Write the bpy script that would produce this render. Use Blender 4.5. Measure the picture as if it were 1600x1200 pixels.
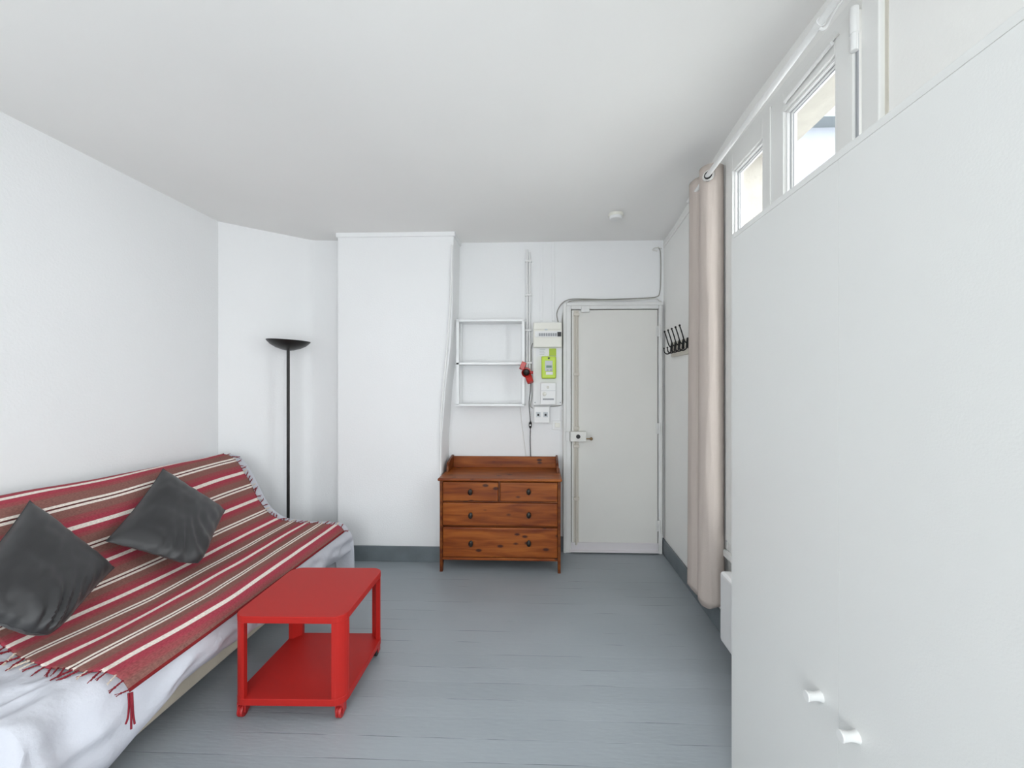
import bpy, bmesh, math, random
from mathutils import Vector, Matrix, noise
random.seed(4)
for o in list(bpy.data.objects): bpy.data.objects.remove(o)
SC = bpy.context.scene; COL = SC.collection

# ------------------------------------------------------------ camera, sky, light
H = 1.44
FPX = 650.0; YAW = math.radians(2.0); U0 = 822.3; V0 = 600.0
cd = bpy.data.cameras.new('camera'); cam = bpy.data.objects.new('camera', cd); COL.objects.link(cam)
cam.location = (0, 0, H); cam.rotation_euler = (math.pi/2, 0, YAW)
cd.sensor_width = 36; cd.lens = FPX/1600*36; cd.shift_x = -(U0-800)/1600; cd.clip_start = .02
SC.camera = cam
W = bpy.data.worlds.new('world'); SC.world = W; W.use_nodes = True
bg = W.node_tree.nodes['Background']; bg.inputs[0].default_value = (.955, .972, .99, 1); bg.inputs[1].default_value = 1.0
def portal(name, loc, rot, sx, sy):
    l = bpy.data.lights.new(name, 'AREA'); l.shape = 'RECTANGLE'; l.size = sx; l.size_y = sy
    l.cycles.is_portal = True
    o = bpy.data.objects.new(name, l); o.location = loc; o.rotation_euler = rot; COL.objects.link(o)
portal('window_portal', (1.34, 1.85, 1.62), (0, math.pi/2, 0), 2.2, 1.1)
portal('added_rear_window_portal', (-.55, -1.82, 1.55), (math.pi/2, 0, 0), 2.4, 1.9)  # portal of the invented rear window
portal('added_side_window_portal', (1.37, -.85, 1.55), (0, math.pi/2, 0), 2.1, 1.3)  # portal of the invented side window
SC.view_settings.view_transform = 'Standard'; SC.view_settings.look = 'None'
SC.view_settings.gamma = 1; SC.view_settings.use_curve_mapping = False
SC.view_settings.exposure = 2.96

# ------------------------------------------------------------ measured positions
s_, c_ = math.sin(YAW), math.cos(YAW)
def ray(u, v):
    a = (u-U0)/FPX; return (-s_+c_*a, c_+s_*a, (V0-v)/FPX)
def onY(u, v, y):
    k = ray(u, v); t = y/k[1]; return Vector((k[0]*t, y, H+k[2]*t))
def onX(u, v, x):
    k = ray(u, v); t = x/k[0]; return Vector((x, k[1]*t, H+k[2]*t))

# ------------------------------------------------------------ materials
def nt(name):
    m = bpy.data.materials.new(name); m.use_nodes = True
    t = m.node_tree; return m, t, t.nodes['Principled BSDF']
def mat(name, col, rough=.5, metal=0, bump=0, bscale=60, var=0, vscale=3, spec=.5, coat=0):
    m, t, p = nt(name)
    p.inputs['Base Color'].default_value = (*col, 1); p.inputs['Roughness'].default_value = rough
    p.inputs['Metallic'].default_value = metal; p.inputs['Specular IOR Level'].default_value = spec
    p.inputs['Coat Weight'].default_value = coat
    tc = t.nodes.new('ShaderNodeTexCoord')
    if var:
        n = t.nodes.new('ShaderNodeTexNoise'); n.inputs['Scale'].default_value = vscale; n.inputs['Detail'].default_value = 5
        r = t.nodes.new('ShaderNodeValToRGB')
        r.color_ramp.elements[0].position = .3; r.color_ramp.elements[1].position = .7
        r.color_ramp.elements[0].color = (*[c*(1-var) for c in col], 1)
        r.color_ramp.elements[1].color = (*[min(1, c*(1+var)) for c in col], 1)
        t.links.new(tc.outputs['Object'], n.inputs['Vector']); t.links.new(n.outputs['Fac'], r.inputs['Fac'])
        t.links.new(r.outputs['Color'], p.inputs['Base Color'])
    n2 = t.nodes.new('ShaderNodeTexNoise'); n2.inputs['Scale'].default_value = bscale; n2.inputs['Detail'].default_value = 4
    t.links.new(tc.outputs['Object'], n2.inputs['Vector'])
    b = t.nodes.new('ShaderNodeBump'); b.inputs['Strength'].default_value = bump if bump else .02; b.inputs['Distance'].default_value = .004
    t.links.new(n2.outputs['Fac'], b.inputs['Height']); t.links.new(b.outputs['Normal'], p.inputs['Normal'])
    return m
M = {}
M['wall'] = mat('wall_paint', (.865, .868, .872), .75, bump=.35, bscale=90, var=.012, vscale=1.5, spec=.25)
M['ceiling'] = mat('ceiling_paint', (.90, .89, .87), .8, bump=.12, bscale=12, var=.015, vscale=1.3, spec=.2)
M['rightwall'] = mat('right_wall_paint', (.90, .895, .87), .6, bump=.2, bscale=70, var=.015, vscale=2, spec=.3)
M['door'] = mat('door_paint', (.76, .75, .715), .5, bump=.15, bscale=40, var=.02, vscale=2, spec=.35)
M['frame'] = mat('door_frame_paint', (.76, .76, .745), .45, bump=.3, bscale=35, var=.04, vscale=6, spec=.35)
M['bolt'] = mat('bolt_cream_paint', (.60, .56, .49), .45, bump=.2, bscale=40)
M['crack'] = mat('crack', (.10, .09, .08), .9)
M['window'] = mat('window_paint', (.82, .82, .80), .4, bump=.08, bscale=30, var=.01)
M['skirting'] = mat('skirting_grey_paint', (.15, .175, .19), .45, bump=.3, bscale=30, var=.12, vscale=8)
M['white'] = mat('white_lacquer', (.82, .82, .81), .4)
M['pipe'] = mat('pipe_white_paint', (.83, .83, .82), .4, bump=.2, bscale=50)
M['shelfmetal'] = mat('white_powder_coat', (.86, .87, .87), .35)
M['wardrobe'] = mat('wardrobe_laminate', (.77, .775, .757), .42, bump=.08, bscale=220, var=.006, vscale=2)
M['plastic'] = mat('cream_plastic', (.80, .79, .72), .4)
M['plastic_white'] = mat('white_plastic', (.84, .84, .83), .4)
M['grey'] = mat('grey_plastic', (.35, .36, .38), .5)
M['lightgrey'] = mat('light_grey_plastic', (.55, .58, .60), .4)
M['dark'] = mat('dark_plastic', (.012, .012, .014), .45)
M['green'] = mat('lime_plastic', (.50, .68, .03), .35)
M['lcd'] = mat('lcd_screen', (.06, .16, .10), .25)
M['paper'] = mat('paper', (.84, .84, .86), .7)
M['limepaper'] = mat('lime_paper', (.48, .62, .08), .7)
M['red'] = mat('red_lacquer', (.45, .018, .014), .45, bump=.03, bscale=300, spec=.25)
M['redplastic'] = mat('red_lamp_enamel', (.50, .02, .015), .3)
M['redwheel'] = mat('red_caster_plastic', (.42, .02, .02), .4)
M['lampblack'] = mat('lamp_black_metal', (.012, .010, .009), .38, metal=.3)
M['hook'] = mat('hook_black_iron', (.008, .008, .008), .35, metal=.4)
M['knobdark'] = mat('drawer_knob_dark', (.018, .013, .010), .35, metal=.3)
M['hookboard'] = mat('cream_board', (.66, .62, .54), .5)
M['brass'] = mat('dull_brass', (.25, .17, .09), .4, metal=.8)
M['rubber'] = mat('rubber', (.02, .02, .02), .6)
M['cable_white'] = mat('painted_cable', (.72, .71, .68), .5)
M['cable_grey'] = mat('dirty_grey_cable', (.34, .33, .30), .6)
M['cable_black'] = mat('black_cable', (.01, .01, .01), .5)
M['cream'] = mat('cream_sofa_fabric', (.60, .55, .45), .85, bump=.3, bscale=120, var=.06, vscale=6)
M['sheet'] = mat('white_cotton_sheet', (.60, .61, .665), .85, bump=.8, bscale=45, spec=.15)
M['foam'] = mat('mattress_ticking', (.70, .70, .70), .9)
M['tassel_red'] = mat('crimson_yarn', (.22, .008, .02), .85, bump=.5, bscale=300)
M['tassel_cream'] = mat('cream_yarn', (.70, .60, .50), .85, bump=.5, bscale=300)
M['curtain'] = mat('beige_curtain_cloth', (.56, .49, .445), .8, bump=.25, bscale=200, var=.02, spec=.2)
M['grommet'] = mat('grommet_steel', (.75, .74, .72), .25, metal=.9)
M['radiator'] = mat('radiator_enamel', (.84, .84, .84), .35)
M['threshold'] = mat('lilac_white_strip', (.70, .67, .69), .55, bump=.2, bscale=30)
M['stucco'] = mat('beige_stucco', (.36, .34, .305), .9, bump=.6, bscale=40, var=.08, vscale=9)
M['palewall'] = mat('pale_rendered_wall', (.215, .23, .26), .9, bump=.5, bscale=30, var=.05, vscale=7)
M['zinc'] = mat('zinc', (.15, .17, .18), .5, metal=.3)
M['court'] = mat('courtyard_bounce_paving', (.6, .6, .58), .9, var=.1)
M['roomwood'] = mat('under_structure', (.3, .3, .3), .9)

def glass():
    m, t, p = nt('window_glass')
    t.nodes.remove(p); out = t.nodes['Material Output']
    tr = t.nodes.new('ShaderNodeBsdfTransparent'); tr.inputs[0].default_value = (.96, .975, .98, 1)
    gl = t.nodes.new('ShaderNodeBsdfGlossy'); gl.inputs['Roughness'].default_value = .02
    mx = t.nodes.new('ShaderNodeMixShader'); mx.inputs[0].default_value = .04
    t.links.new(tr.outputs[0], mx.inputs[1]); t.links.new(gl.outputs[0], mx.inputs[2])
    t.links.new(mx.outputs[0], out.inputs[0]); return m
M['glass'] = glass()

def floor_mat():
    m, t, p = nt('painted_floorboards'); N = t.nodes.new; L = t.links.new
    tc = N('ShaderNodeTexCoord'); sp = N('ShaderNodeSeparateXYZ'); L(tc.outputs['Object'], sp.inputs[0])
    dv = N('ShaderNodeMath'); dv.operation = 'DIVIDE'; dv.inputs[1].default_value = .105; L(sp.outputs['Y'], dv.inputs[0])
    fr = N('ShaderNodeMath'); fr.operation = 'FRACT'; L(dv.outputs[0], fr.inputs[0])
    sb = N('ShaderNodeMath'); sb.operation = 'SUBTRACT'; sb.inputs[1].default_value = .5; L(fr.outputs[0], sb.inputs[0])
    ab = N('ShaderNodeMath'); ab.operation = 'ABSOLUTE'; L(sb.outputs[0], ab.inputs[0])
    gt = N('ShaderNodeMapRange'); gt.inputs[1].default_value = .482; gt.inputs[2].default_value = .5; L(ab.outputs[0], gt.inputs[0])
    n1 = N('ShaderNodeTexNoise'); n1.inputs['Scale'].default_value = 2.6; n1.inputs['Detail'].default_value = 4
    mp = N('ShaderNodeMapping'); mp.inputs['Scale'].default_value = (1.2, 6, 1); L(tc.outputs['Object'], mp.inputs[0]); L(mp.outputs[0], n1.inputs['Vector'])
    mk = N('ShaderNodeMapRange'); mk.inputs[1].default_value = .50; mk.inputs[2].default_value = .62; L(n1.outputs['Fac'], mk.inputs[0])
    gap = N('ShaderNodeMath'); gap.operation = 'MULTIPLY'; L(gt.outputs[0], gap.inputs[0]); L(mk.outputs[0], gap.inputs[1])
    fl = N('ShaderNodeMath'); fl.operation = 'FLOOR'; L(dv.outputs[0], fl.inputs[0])
    wn = N('ShaderNodeTexWhiteNoise'); wn.noise_dimensions = '1D'; L(fl.outputs[0], wn.inputs['W'])
    n2 = N('ShaderNodeTexNoise'); n2.inputs['Scale'].default_value = 1.6; n2.inputs['Detail'].default_value = 6; L(tc.outputs['Object'], n2.inputs['Vector'])
    r = N('ShaderNodeValToRGB'); r.color_ramp.elements[0].position = .3; r.color_ramp.elements[1].position = .7
    r.color_ramp.elements[0].color = (.305, .34, .365, 1); r.color_ramp.elements[1].color = (.345, .378, .405, 1); L(n2.outputs['Fac'], r.inputs['Fac'])
    hv = N('ShaderNodeHueSaturation'); L(r.outputs[0], hv.inputs['Color'])
    vr = N('ShaderNodeMapRange'); vr.inputs[3].default_value = .97; vr.inputs[4].default_value = 1.03; L(wn.outputs['Value'], vr.inputs[0]); L(vr.outputs[0], hv.inputs['Value'])
    mix = N('ShaderNodeMix'); mix.data_type = 'RGBA'; L(gap.outputs[0], mix.inputs['Factor']); L(hv.outputs[0], mix.inputs['A']); mix.inputs['B'].default_value = (.05, .06, .065, 1)
    L(mix.outputs['Result'], p.inputs['Base Color'])
    rr = N('ShaderNodeMapRange'); rr.inputs[3].default_value = .34; rr.inputs[4].default_value = .5; L(n2.outputs['Fac'], rr.inputs[0]); L(rr.outputs[0], p.inputs['Roughness'])
    n3 = N('ShaderNodeTexNoise'); n3.inputs['Scale'].default_value = 14; L(mp.outputs[0], n3.inputs['Vector'])
    hs = N('ShaderNodeMath'); hs.operation = 'MULTIPLY_ADD'; L(gt.outputs[0], hs.inputs[0]); hs.inputs[1].default_value = -.7; L(n3.outputs['Fac'], hs.inputs[2])
    b = N('ShaderNodeBump'); b.inputs['Strength'].default_value = .25; b.inputs['Distance'].default_value = .003; L(hs.outputs[0], b.inputs['Height']); L(b.outputs[0], p.inputs['Normal'])
    return m
M['floor'] = floor_mat()

def pine(name, seed, k=1.0):
    m, t, p = nt(name); N = t.nodes.new; L = t.links.new
    tc = N('ShaderNodeTexCoord'); mp = N('ShaderNodeMapping'); mp.inputs['Location'].default_value = (seed*1.7, seed*.9, seed*2.3)
    mp.inputs['Scale'].default_value = (1.2, 7, 11); L(tc.outputs['Object'], mp.inputs[0])
    n = N('ShaderNodeTexNoise'); n.inputs['Scale'].default_value = 2.2; n.inputs['Detail'].default_value = 5; n.inputs['Distortion'].default_value = .5; L(mp.outputs[0], n.inputs['Vector'])
    r = N('ShaderNodeValToRGB'); e = r.color_ramp.elements
    e[0].position = .28; e[0].color = (.13*k, .020*k, .002*k, 1); e[1].position = .72; e[1].color = (.38*k, .112*k, .018*k, 1)
    x = e.new(.5); x.color = (.25*k, .060*k, .008*k, 1); L(n.outputs['Fac'], r.inputs['Fac'])
    mp2 = N('ShaderNodeMapping'); mp2.inputs['Location'].default_value = (seed*3.1+.3, seed, seed*1.3); mp2.inputs['Scale'].default_value = (6.5, 9, 13); L(tc.outputs['Object'], mp2.inputs[0])
    vo = N('ShaderNodeTexVoronoi'); vo.inputs['Scale'].default_value = 1.0; L(mp2.outputs[0], vo.inputs['Vector'])
    kr = N('ShaderNodeMapRange'); kr.inputs[1].default_value = .19; kr.inputs[2].default_value = .10; L(vo.outputs['Distance'], kr.inputs[0])
    mix = N('ShaderNodeMix'); mix.data_type = 'RGBA'; L(kr.outputs[0], mix.inputs['Factor']); L(r.outputs[0], mix.inputs['A']); mix.inputs['B'].default_value = (.05, .012, .006, 1)
    L(mix.outputs['Result'], p.inputs['Base Color']); p.inputs['Roughness'].default_value = .38; p.inputs['Specular IOR Level'].default_value = .3
    return m
M['pine'] = pine('stained_pine', 0); M['pine1'] = pine('stained_pine_drawer', 1); M['pine2'] = pine('stained_pine_top', 2)
M['pine3'] = pine('stained_pine_wide_drawer', 3); M['pine4'] = pine('stained_pine_bottom_drawer', 5); M['pine5'] = pine('stained_pine_knotty_drawer', 8)
M['pinedark'] = pine('stained_pine_frame', 4, .62)

def satin():
    m, t, p = nt('charcoal_satin')
    p.inputs['Base Color'].default_value = (.026, .026, .028, 1); p.inputs['Roughness'].default_value = .42
    p.inputs['Specular IOR Level'].default_value = .5; p.inputs['Sheen Weight'].default_value = .08
    tc = t.nodes.new('ShaderNodeTexCoord')
    n = t.nodes.new('ShaderNodeTexNoise'); n.inputs['Scale'].default_value = 400
    b = t.nodes.new('ShaderNodeBump'); b.inputs['Strength'].default_value = .15; b.inputs['Distance'].default_value = .001
    t.links.new(tc.outputs['Object'], n.inputs['Vector']); t.links.new(n.outputs[0], b.inputs['Height']); t.links.new(b.outputs[0], p.inputs['Normal']); return m
M['satin'] = satin()

PER = .214
def blanket_mat():
    m, t, p = nt('striped_woven_throw'); N = t.nodes.new; L = t.links.new
    uv = N('ShaderNodeUVMap'); sp = N('ShaderNodeSeparateXYZ'); L(uv.outputs[0], sp.inputs[0])
    a = N('ShaderNodeMath'); a.operation = 'SUBTRACT'; a.inputs[1].default_value = .072; L(sp.outputs['X'], a.inputs[0])
    a2 = N('ShaderNodeMath'); a2.operation = 'DIVIDE'; a2.inputs[1].default_value = PER; L(a.outputs[0], a2.inputs[0])
    f = N('ShaderNodeMath'); f.operation = 'FLOORED_MODULO'; f.inputs[1].default_value = 1; L(a2.outputs[0], f.inputs[0])
    r = N('ShaderNodeValToRGB'); cr = r.color_ramp; cr.interpolation = 'LINEAR'
    white = (.84, .76, .69, 1); pink = (.38, .055, .080, 1); rb = (.32, .080, .085, 1); br = (.25, .115, .098, 1); dk = (.11, .028, .026, 1)
    segs = [(0, .044, white), (.05, .14, pink), (.18, .24, rb), (.28, .425, br), (.43, .478, white), (.482, .512, dk), (.516, .564, white),
            (.57, .74, br), (.78, .82, rb), (.86, .948, pink), (.954, 1.0, white)]
    first = True
    while len(cr.elements) > 1: cr.elements.remove(cr.elements[-1])
    for x0, x1, col in segs:
        for x in (x0, x1):
            if first: e = cr.elements[0]; e.position = x; first = False
            else: e = cr.elements.new(x)
            e.color = col
    L(f.outputs[0], r.inputs['Fac'])
    # crimson selvedge along the front edge
    lt = N('ShaderNodeMath'); lt.operation = 'LESS_THAN'; lt.inputs[1].default_value = .012; L(sp.outputs['X'], lt.inputs[0])
    m1 = N('ShaderNodeMix'); m1.data_type = 'RGBA'; L(lt.outputs[0], m1.inputs['Factor']); L(r.outputs[0], m1.inputs['A']); m1.inputs['B'].default_value = (.22, .02, .022, 1)
    mp = N('ShaderNodeMapping'); mp.inputs['Scale'].default_value = (420, 90, 1); L(uv.outputs[0], mp.inputs[0])
    n = N('ShaderNodeTexNoise'); n.inputs['Scale'].default_value = 1; n.inputs['Detail'].default_value = 2; L(mp.outputs[0], n.inputs['Vector'])
    vr = N('ShaderNodeMapRange'); vr.inputs[1].default_value = .3; vr.inputs[2].default_value = .7; vr.inputs[3].default_value = .78; vr.inputs[4].default_value = 1.2; L(n.outputs['Fac'], vr.inputs[0])
    hv = N('ShaderNodeHueSaturation'); L(m1.outputs['Result'], hv.inputs['Color']); L(vr.outputs[0], hv.inputs['Value'])
    L(hv.outputs[0], p.inputs['Base Color']); p.inputs['Roughness'].default_value = .9; p.inputs['Specular IOR Level'].default_value = .15
    b = N('ShaderNodeBump'); b.inputs['Strength'].default_value = .5; b.inputs['Distance'].default_value = .002; L(n.outputs['Fac'], b.inputs['Height']); L(b.outputs[0], p.inputs['Normal'])
    return m
M['throw'] = blanket_mat()

# ------------------------------------------------------------ mesh builder
class MB:
    def __init__(s): s.v = []; s.f = []; s.uv = None
    def box(s, a, b):
        x0, y0, z0 = [min(p, q) for p, q in zip(a, b)]; x1, y1, z1 = [max(p, q) for p, q in zip(a, b)]
        n = len(s.v); s.v += [(x0,y0,z0),(x1,y0,z0),(x1,y1,z0),(x0,y1,z0),(x0,y0,z1),(x1,y0,z1),(x1,y1,z1),(x0,y1,z1)]
        s.f += [[n+i for i in q] for q in ((0,3,2,1),(4,5,6,7),(0,1,5,4),(1,2,6,5),(2,3,7,6),(3,0,4,7))]; return s
    def tube(s, pts, r, seg=10, cap=True):
        pts = [Vector(p) for p in pts]; n0 = len(s.v); up = None
        rs = r if isinstance(r, (list, tuple)) else [r]*len(pts)
        for i, p in enumerate(pts):
            d = (pts[min(i+1, len(pts)-1)]-pts[max(i-1, 0)]).normalized()
            if up is None: up = d.orthogonal().normalized()
            up = (up-d*up.dot(d)); up = up.normalized() if up.length > 1e-6 else d.orthogonal().normalized()
            w = d.cross(up)
            for k in range(seg):
                a = 2*math.pi*k/seg; s.v.append(tuple(p+rs[i]*(math.cos(a)*up+math.sin(a)*w)))
        for i in range(len(pts)-1):
            for k in range(seg):
                a = n0+i*seg+k; b = n0+i*seg+(k+1) % seg
                s.f.append([a, b, b+seg, a+seg])
        if cap:
            s.f.append([n0+k for k in range(seg)][::-1]); s.f.append([n0+(len(pts)-1)*seg+k for k in range(seg)])
        return s
    def lathe(s, prof, o=(0,0,0), seg=40, mtx=None):
        n0 = len(s.v); o = Vector(o)
        for r, z in prof:
            for k in range(seg):
                a = 2*math.pi*k/seg; q = Vector((r*math.cos(a), r*math.sin(a), z))
                if mtx: q = mtx @ q
                s.v.append(tuple(o+q))
        for i in range(len(prof)-1):
            for k in range(seg):
                a = n0+i*seg+k; b = n0+i*seg+(k+1) % seg
                s.f.append([a, b, b+seg, a+seg])
        s.f.append([n0+k for k in range(seg)][::-1]); s.f.append([n0+(len(prof)-1)*seg+k for k in range(seg)])
        return s
    def prism(s, poly, axis, a, b):
        def mk(p, h):
            return {'X': (h, p[0], p[1]), 'Y': (p[0], h, p[1]), 'Z': (p[0], p[1], h)}[axis]
        n = len(poly); n0 = len(s.v)
        s.v += [mk(p, a) for p in poly]+[mk(p, b) for p in poly]
        s.f.append([n0+i for i in range(n)]); s.f.append([n0+n+i for i in range(n)][::-1])
        for i in range(n):
            j = (i+1) % n; s.f.append([n0+i, n0+n+i, n0+n+j, n0+j])
        return s
    def grid(s, rows, uvf=None):
        n0 = len(s.v); w = len(rows[0])
        for r in rows: s.v += [tuple(p) for p in r]
        for i in range(len(rows)-1):
            for j in range(w-1):
                a = n0+i*w+j; s.f.append([a, a+1, a+w+1, a+w])
        return s
    def build(s, name, m, parent=None, smooth=False, bevel=0, solid=0, sub=0, uvs=None, label=None, fix=True):
        me = bpy.data.meshes.new(name); off = Vector((0, 0, 0)); q = parent
        while q is not None: off = off+q.location; q = q.parent
        me.from_pydata([tuple(Vector(p)-off) for p in s.v], [], s.f)
        if uvs:
            ul = me.uv_layers.new(name='UVMap')
            for lp in me.loops: ul.data[lp.index].uv = uvs[lp.vertex_index]
        if fix:
            bm = bmesh.new(); bm.from_mesh(me); bmesh.ops.recalc_face_normals(bm, faces=bm.faces); bm.to_mesh(me); bm.free()
        me.materials.append(m)
        if smooth:
            me.polygons.foreach_set('use_smooth', [True]*len(me.polygons))
            try: me.set_sharp_from_angle(angle=math.radians(40))
            except Exception: pass
        o = bpy.data.objects.new(name, me); COL.objects.link(o)
        if parent: o.parent = parent
        if bevel:
            b = o.modifiers.new('bevel', 'BEVEL'); b.width = bevel; b.segments = 3; b.limit_method = 'ANGLE'; b.harden_normals = False
        if solid:
            q = o.modifiers.new('solid', 'SOLIDIFY'); q.thickness = solid; q.offset = 1
        if sub:
            q = o.modifiers.new('sub', 'SUBSURF'); q.levels = sub; q.render_levels = sub
        if label: o['label'] = label
        return o
def root(name, label, cat, loc, group=None):
    o = bpy.data.objects.new(name, None); o.location = loc; COL.objects.link(o); o.empty_display_size = .05
    return tag(o, label, cat, group)
def tag(o, label, cat, group=None):
    o['label'] = label; o['category'] = cat
    if group: o['group'] = group
    return o
def struct(o): o['kind'] = 'structure'; return o
def BX(a, b): return MB().box(a, b)
def smooth_pts(pts, n=6):
    P = [Vector(p) for p in pts]; out = []
    for i in range(len(P)-1):
        p0, p1, p2, p3 = P[max(i-1,0)], P[i], P[i+1], P[min(i+2, len(P)-1)]
        for k in range(n):
            t = k/n; out.append(.5*((2*p1)+(-p0+p2)*t+(2*p0-5*p1+4*p2-p3)*t*t+(-p0+3*p1-3*p2+p3)*t**3))
    out.append(P[-1]); return out

# ------------------------------------------------------------ room shell
XL, XR, YB, YR, CH = -2.44, 1.05, 3.60, -1.70, 2.67
def sm(t): t = max(0, min(1, t)); return t*t*(3-2*t)
def ceil_z(x, y): return CH+.18*sm((x+1.0)/2.0)*sm((3.6-y)/1.5)
struct(BX((XL-.2, YR-.1, -.12), (XR+.1, YB+.3, 0)).build('floor', M['floor']))
mb = MB(); rows = []
for i in range(41):
    y = YR-.1+(YB+.3-YR+.1)*i/40
    rows.append([(x, y, ceil_z(x, y)+.004*noise.noise(Vector((x*1.3, y*1.3, 0)))) for x in [XL-.2+(XR+.1-XL+.2)*j/36 for j in range(37)]])
mb.grid(rows); nv = len(mb.v); mb.v += [(x, y, 3.1) for x, y, z in mb.v]
w = 37; h = 41; base = [list(f) for f in mb.f]
mb.f += [[a+nv for a in f[::-1]] for f in base]
ring = [j for j in range(w)]+[i*w+w-1 for i in range(1, h)]+[(h-1)*w+j for j in range(w-2, -1, -1)]+[i*w for i in range(h-2, 0, -1)]
for a, b in zip(ring, ring[1:]+ring[:1]): mb.f.append([a, b, b+nv, a+nv])
struct(mb.build('ceiling', M['ceiling'], smooth=True))
struct(BX((XL-.15, YR, 0), (XL, 3.07, 3.0)).build('wall_left', M['wall']))
# corner pier: angled face, then recess up to the chimney breast
poly = [(-2.44, 3.065), (-2.0, 3.455), (-1.965, 3.485), (-1.93, 3.50), (-1.6, 3.52), (-1.6, 3.9), (-2.6, 3.9), (-2.6, 3.06)]
struct(MB().prism(poly, 'Z', 0, 3.0).build('wall_corner', M['wall'], smooth=True))
struct(BX((-1.6, YB, 0), (XR+.1, YB+.2, 3.0)).build('wall_back', M['wall']))
YC = 3.345
pts = [onY(707+2, 372, YC), onY(707, 480, YC), onY(704, 540, YC), onY(696, 610, YC), onY(691, 683, YC)]
prof = [(-1.66, 0), (-1.66, 3.0), (-.705, 3.0)]+[(p.x, p.z) for p in pts]+[(-.808, 0)]
ch = struct(MB().prism(prof, 'Y', YC, YB+.05).build('wall_chimney', M['wall'], bevel=.006))
struct(BX((-1.672, YC-.012, 2.635), (-.692, YB, 2.70)).build('trim_1', M['wall'], bevel=.006))
# right wall with the window opening and an added one behind the camera
wy0, wy1, wz0, wz1 = 1.305, 2.388, .52, 2.717
def wall_layer(x0, x1):
    mb = MB()
    mb.box((x0, wy1, 0), (x1, YB+.2, 3.1)); mb.box((x0, -.2, 0), (x1, wy0, 3.1)); mb.box((x0, YR-.15, 0), (x1, -1.5, 3.1))
    mb.box((x0, -1.5, 0), (x1, -.2, .5)); mb.box((x0, -1.5, 2.6), (x1, -.2, 3.1))
    mb.box((x0, wy0, 0), (x1, wy1, wz0)); mb.box((x0, wy0, wz1), (x1, wy1, 3.1)); return mb
struct(wall_layer(XR, XR+.055).build('wall_right', M['rightwall']))
struct(wall_layer(XR+.055, XR+.30).build('wall_right_outside', M['stucco']))
# rear wall with an invented window opening behind the camera, added for light
mb = MB(); mb.box((XL-.15, YR-.15, 0), (-1.5, YR, 3.1)); mb.box((.4, YR-.15, 0), (XR+.3, YR, 3.1))
mb.box((-1.5, YR-.15, 0), (.4, YR, .35)); mb.box((-1.5, YR-.15, 2.5), (.4, YR, 3.1))
struct(mb.build('wall_rear', M['wall']))
w2 = struct(bpy.data.objects.new('window_added_rear', None)); w2.location = (-.55, YR, .35); COL.objects.link(w2)  # invented window, never in view, added to light the room
mb = MB()
for x0, x1 in ((-1.5, -1.44), (-.58, -.52), (.34, .4)): mb.box((x0, YR-.1, .35), (x1, YR-.04, 2.5))
for z0, z1 in ((.35, .42), (2.43, 2.5)): mb.box((-1.44, YR-.1, z0), (.34, YR-.04, z1))
mb.build('window_frame', M['window'], w2)
BX((-1.44, YR-.072, .42), (.34, YR-.066, 2.43)).build('window_pane', M['glass'], w2)
w3 = struct(bpy.data.objects.new('window_added_side', None)); w3.location = (XR, -.85, .5); COL.objects.link(w3)  # invented side window behind the camera, added to brighten the left wall
mb = MB()
for q0, q1 in ((-1.5, -1.44), (-.88, -.82), (-.26, -.2)): mb.box((XR+.04, q0, .5), (XR+.1, q1, 2.6))
for z0, z1 in ((.5, .57), (2.53, 2.6)): mb.box((XR+.04, -1.44, z0), (XR+.1, -.26, z1))
mb.build('window_frame', M['window'], w3)
BX((XR+.066, -1.44, .57), (XR+.072, -.26, 2.53)).build('window_pane', M['glass'], w3)
# skirtings
struct(BX((-1.66, YC-.014, 0), (-.81, YC, .125)).build('baseboard_chimney', M['skirting'], bevel=.004))
struct(BX((-.80, YB-.016, 0), (.215, YB, .125)).build('baseboard_back', M['skirting'], bevel=.004))
struct(BX((XR-.016, 1.5, 0), (XR, YB, .125)).build('baseboard_right', M['skirting'], bevel=.004))
struct(BX((XL, YR, 0), (XL+.016, 3.06, .125)).build('baseboard_left', M['skirting'], bevel=.004))
# painted cover strip under the ceiling on the right wall and vertical strip in the corner
struct(MB().prism([(3.58, 2.600), (2.50, 2.690), (2.50, 2.72), (3.58, 2.63)], 'X', XR-.012, XR).build('trim_2', M['rightwall'], bevel=.003))

# ------------------------------------------------------------ entrance door
YD = YB
def bwp(u, v, y=YB): p = onY(u, v, y); return p.x, p.z
d1 = bpy.data.objects.new('door_1', None); d1.location = (.63, YB, 0); COL.objects.link(d1); struct(d1)
xl, zt = bwp(893, 485, YB-.02); xr, _ = bwp(1027, 485, YB-.02)
BX((xl, YB-.030, .02), (xr, YB-.002, zt)).build('door_leaf', M['door'], d1, bevel=.003)
fl, ft = bwp(881, 475.5, YB-.03); fr_, _ = bwp(1034.5, 471, YB-.03)
f = MB(); f.box((fl, YB-.045, 0), (xl-.006, YB, ft)); f.box((xr+.006, YB-.045, 0), (fr_, YB, ft)); f.box((xl-.006, YB-.045, zt+.006), (xr+.006, YB, ft))
f.build('door_frame', M['frame'], d1, bevel=.006)
f = MB(); f.box((fl-.006, YB-.052, 0), (fl+.022, YB-.002, ft+.012)); f.box((fl+.022, YB-.052, ft-.016), (fr_, YB-.002, ft+.012))
f.build('frame_molding', M['frame'], d1, bevel=.006)
mb = MB(); mb.box((xl-.007, YB-.012, .02), (xr+.007, YB-.001, zt+.006)); mb.build('door_gap', M['crack'], d1)
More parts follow.
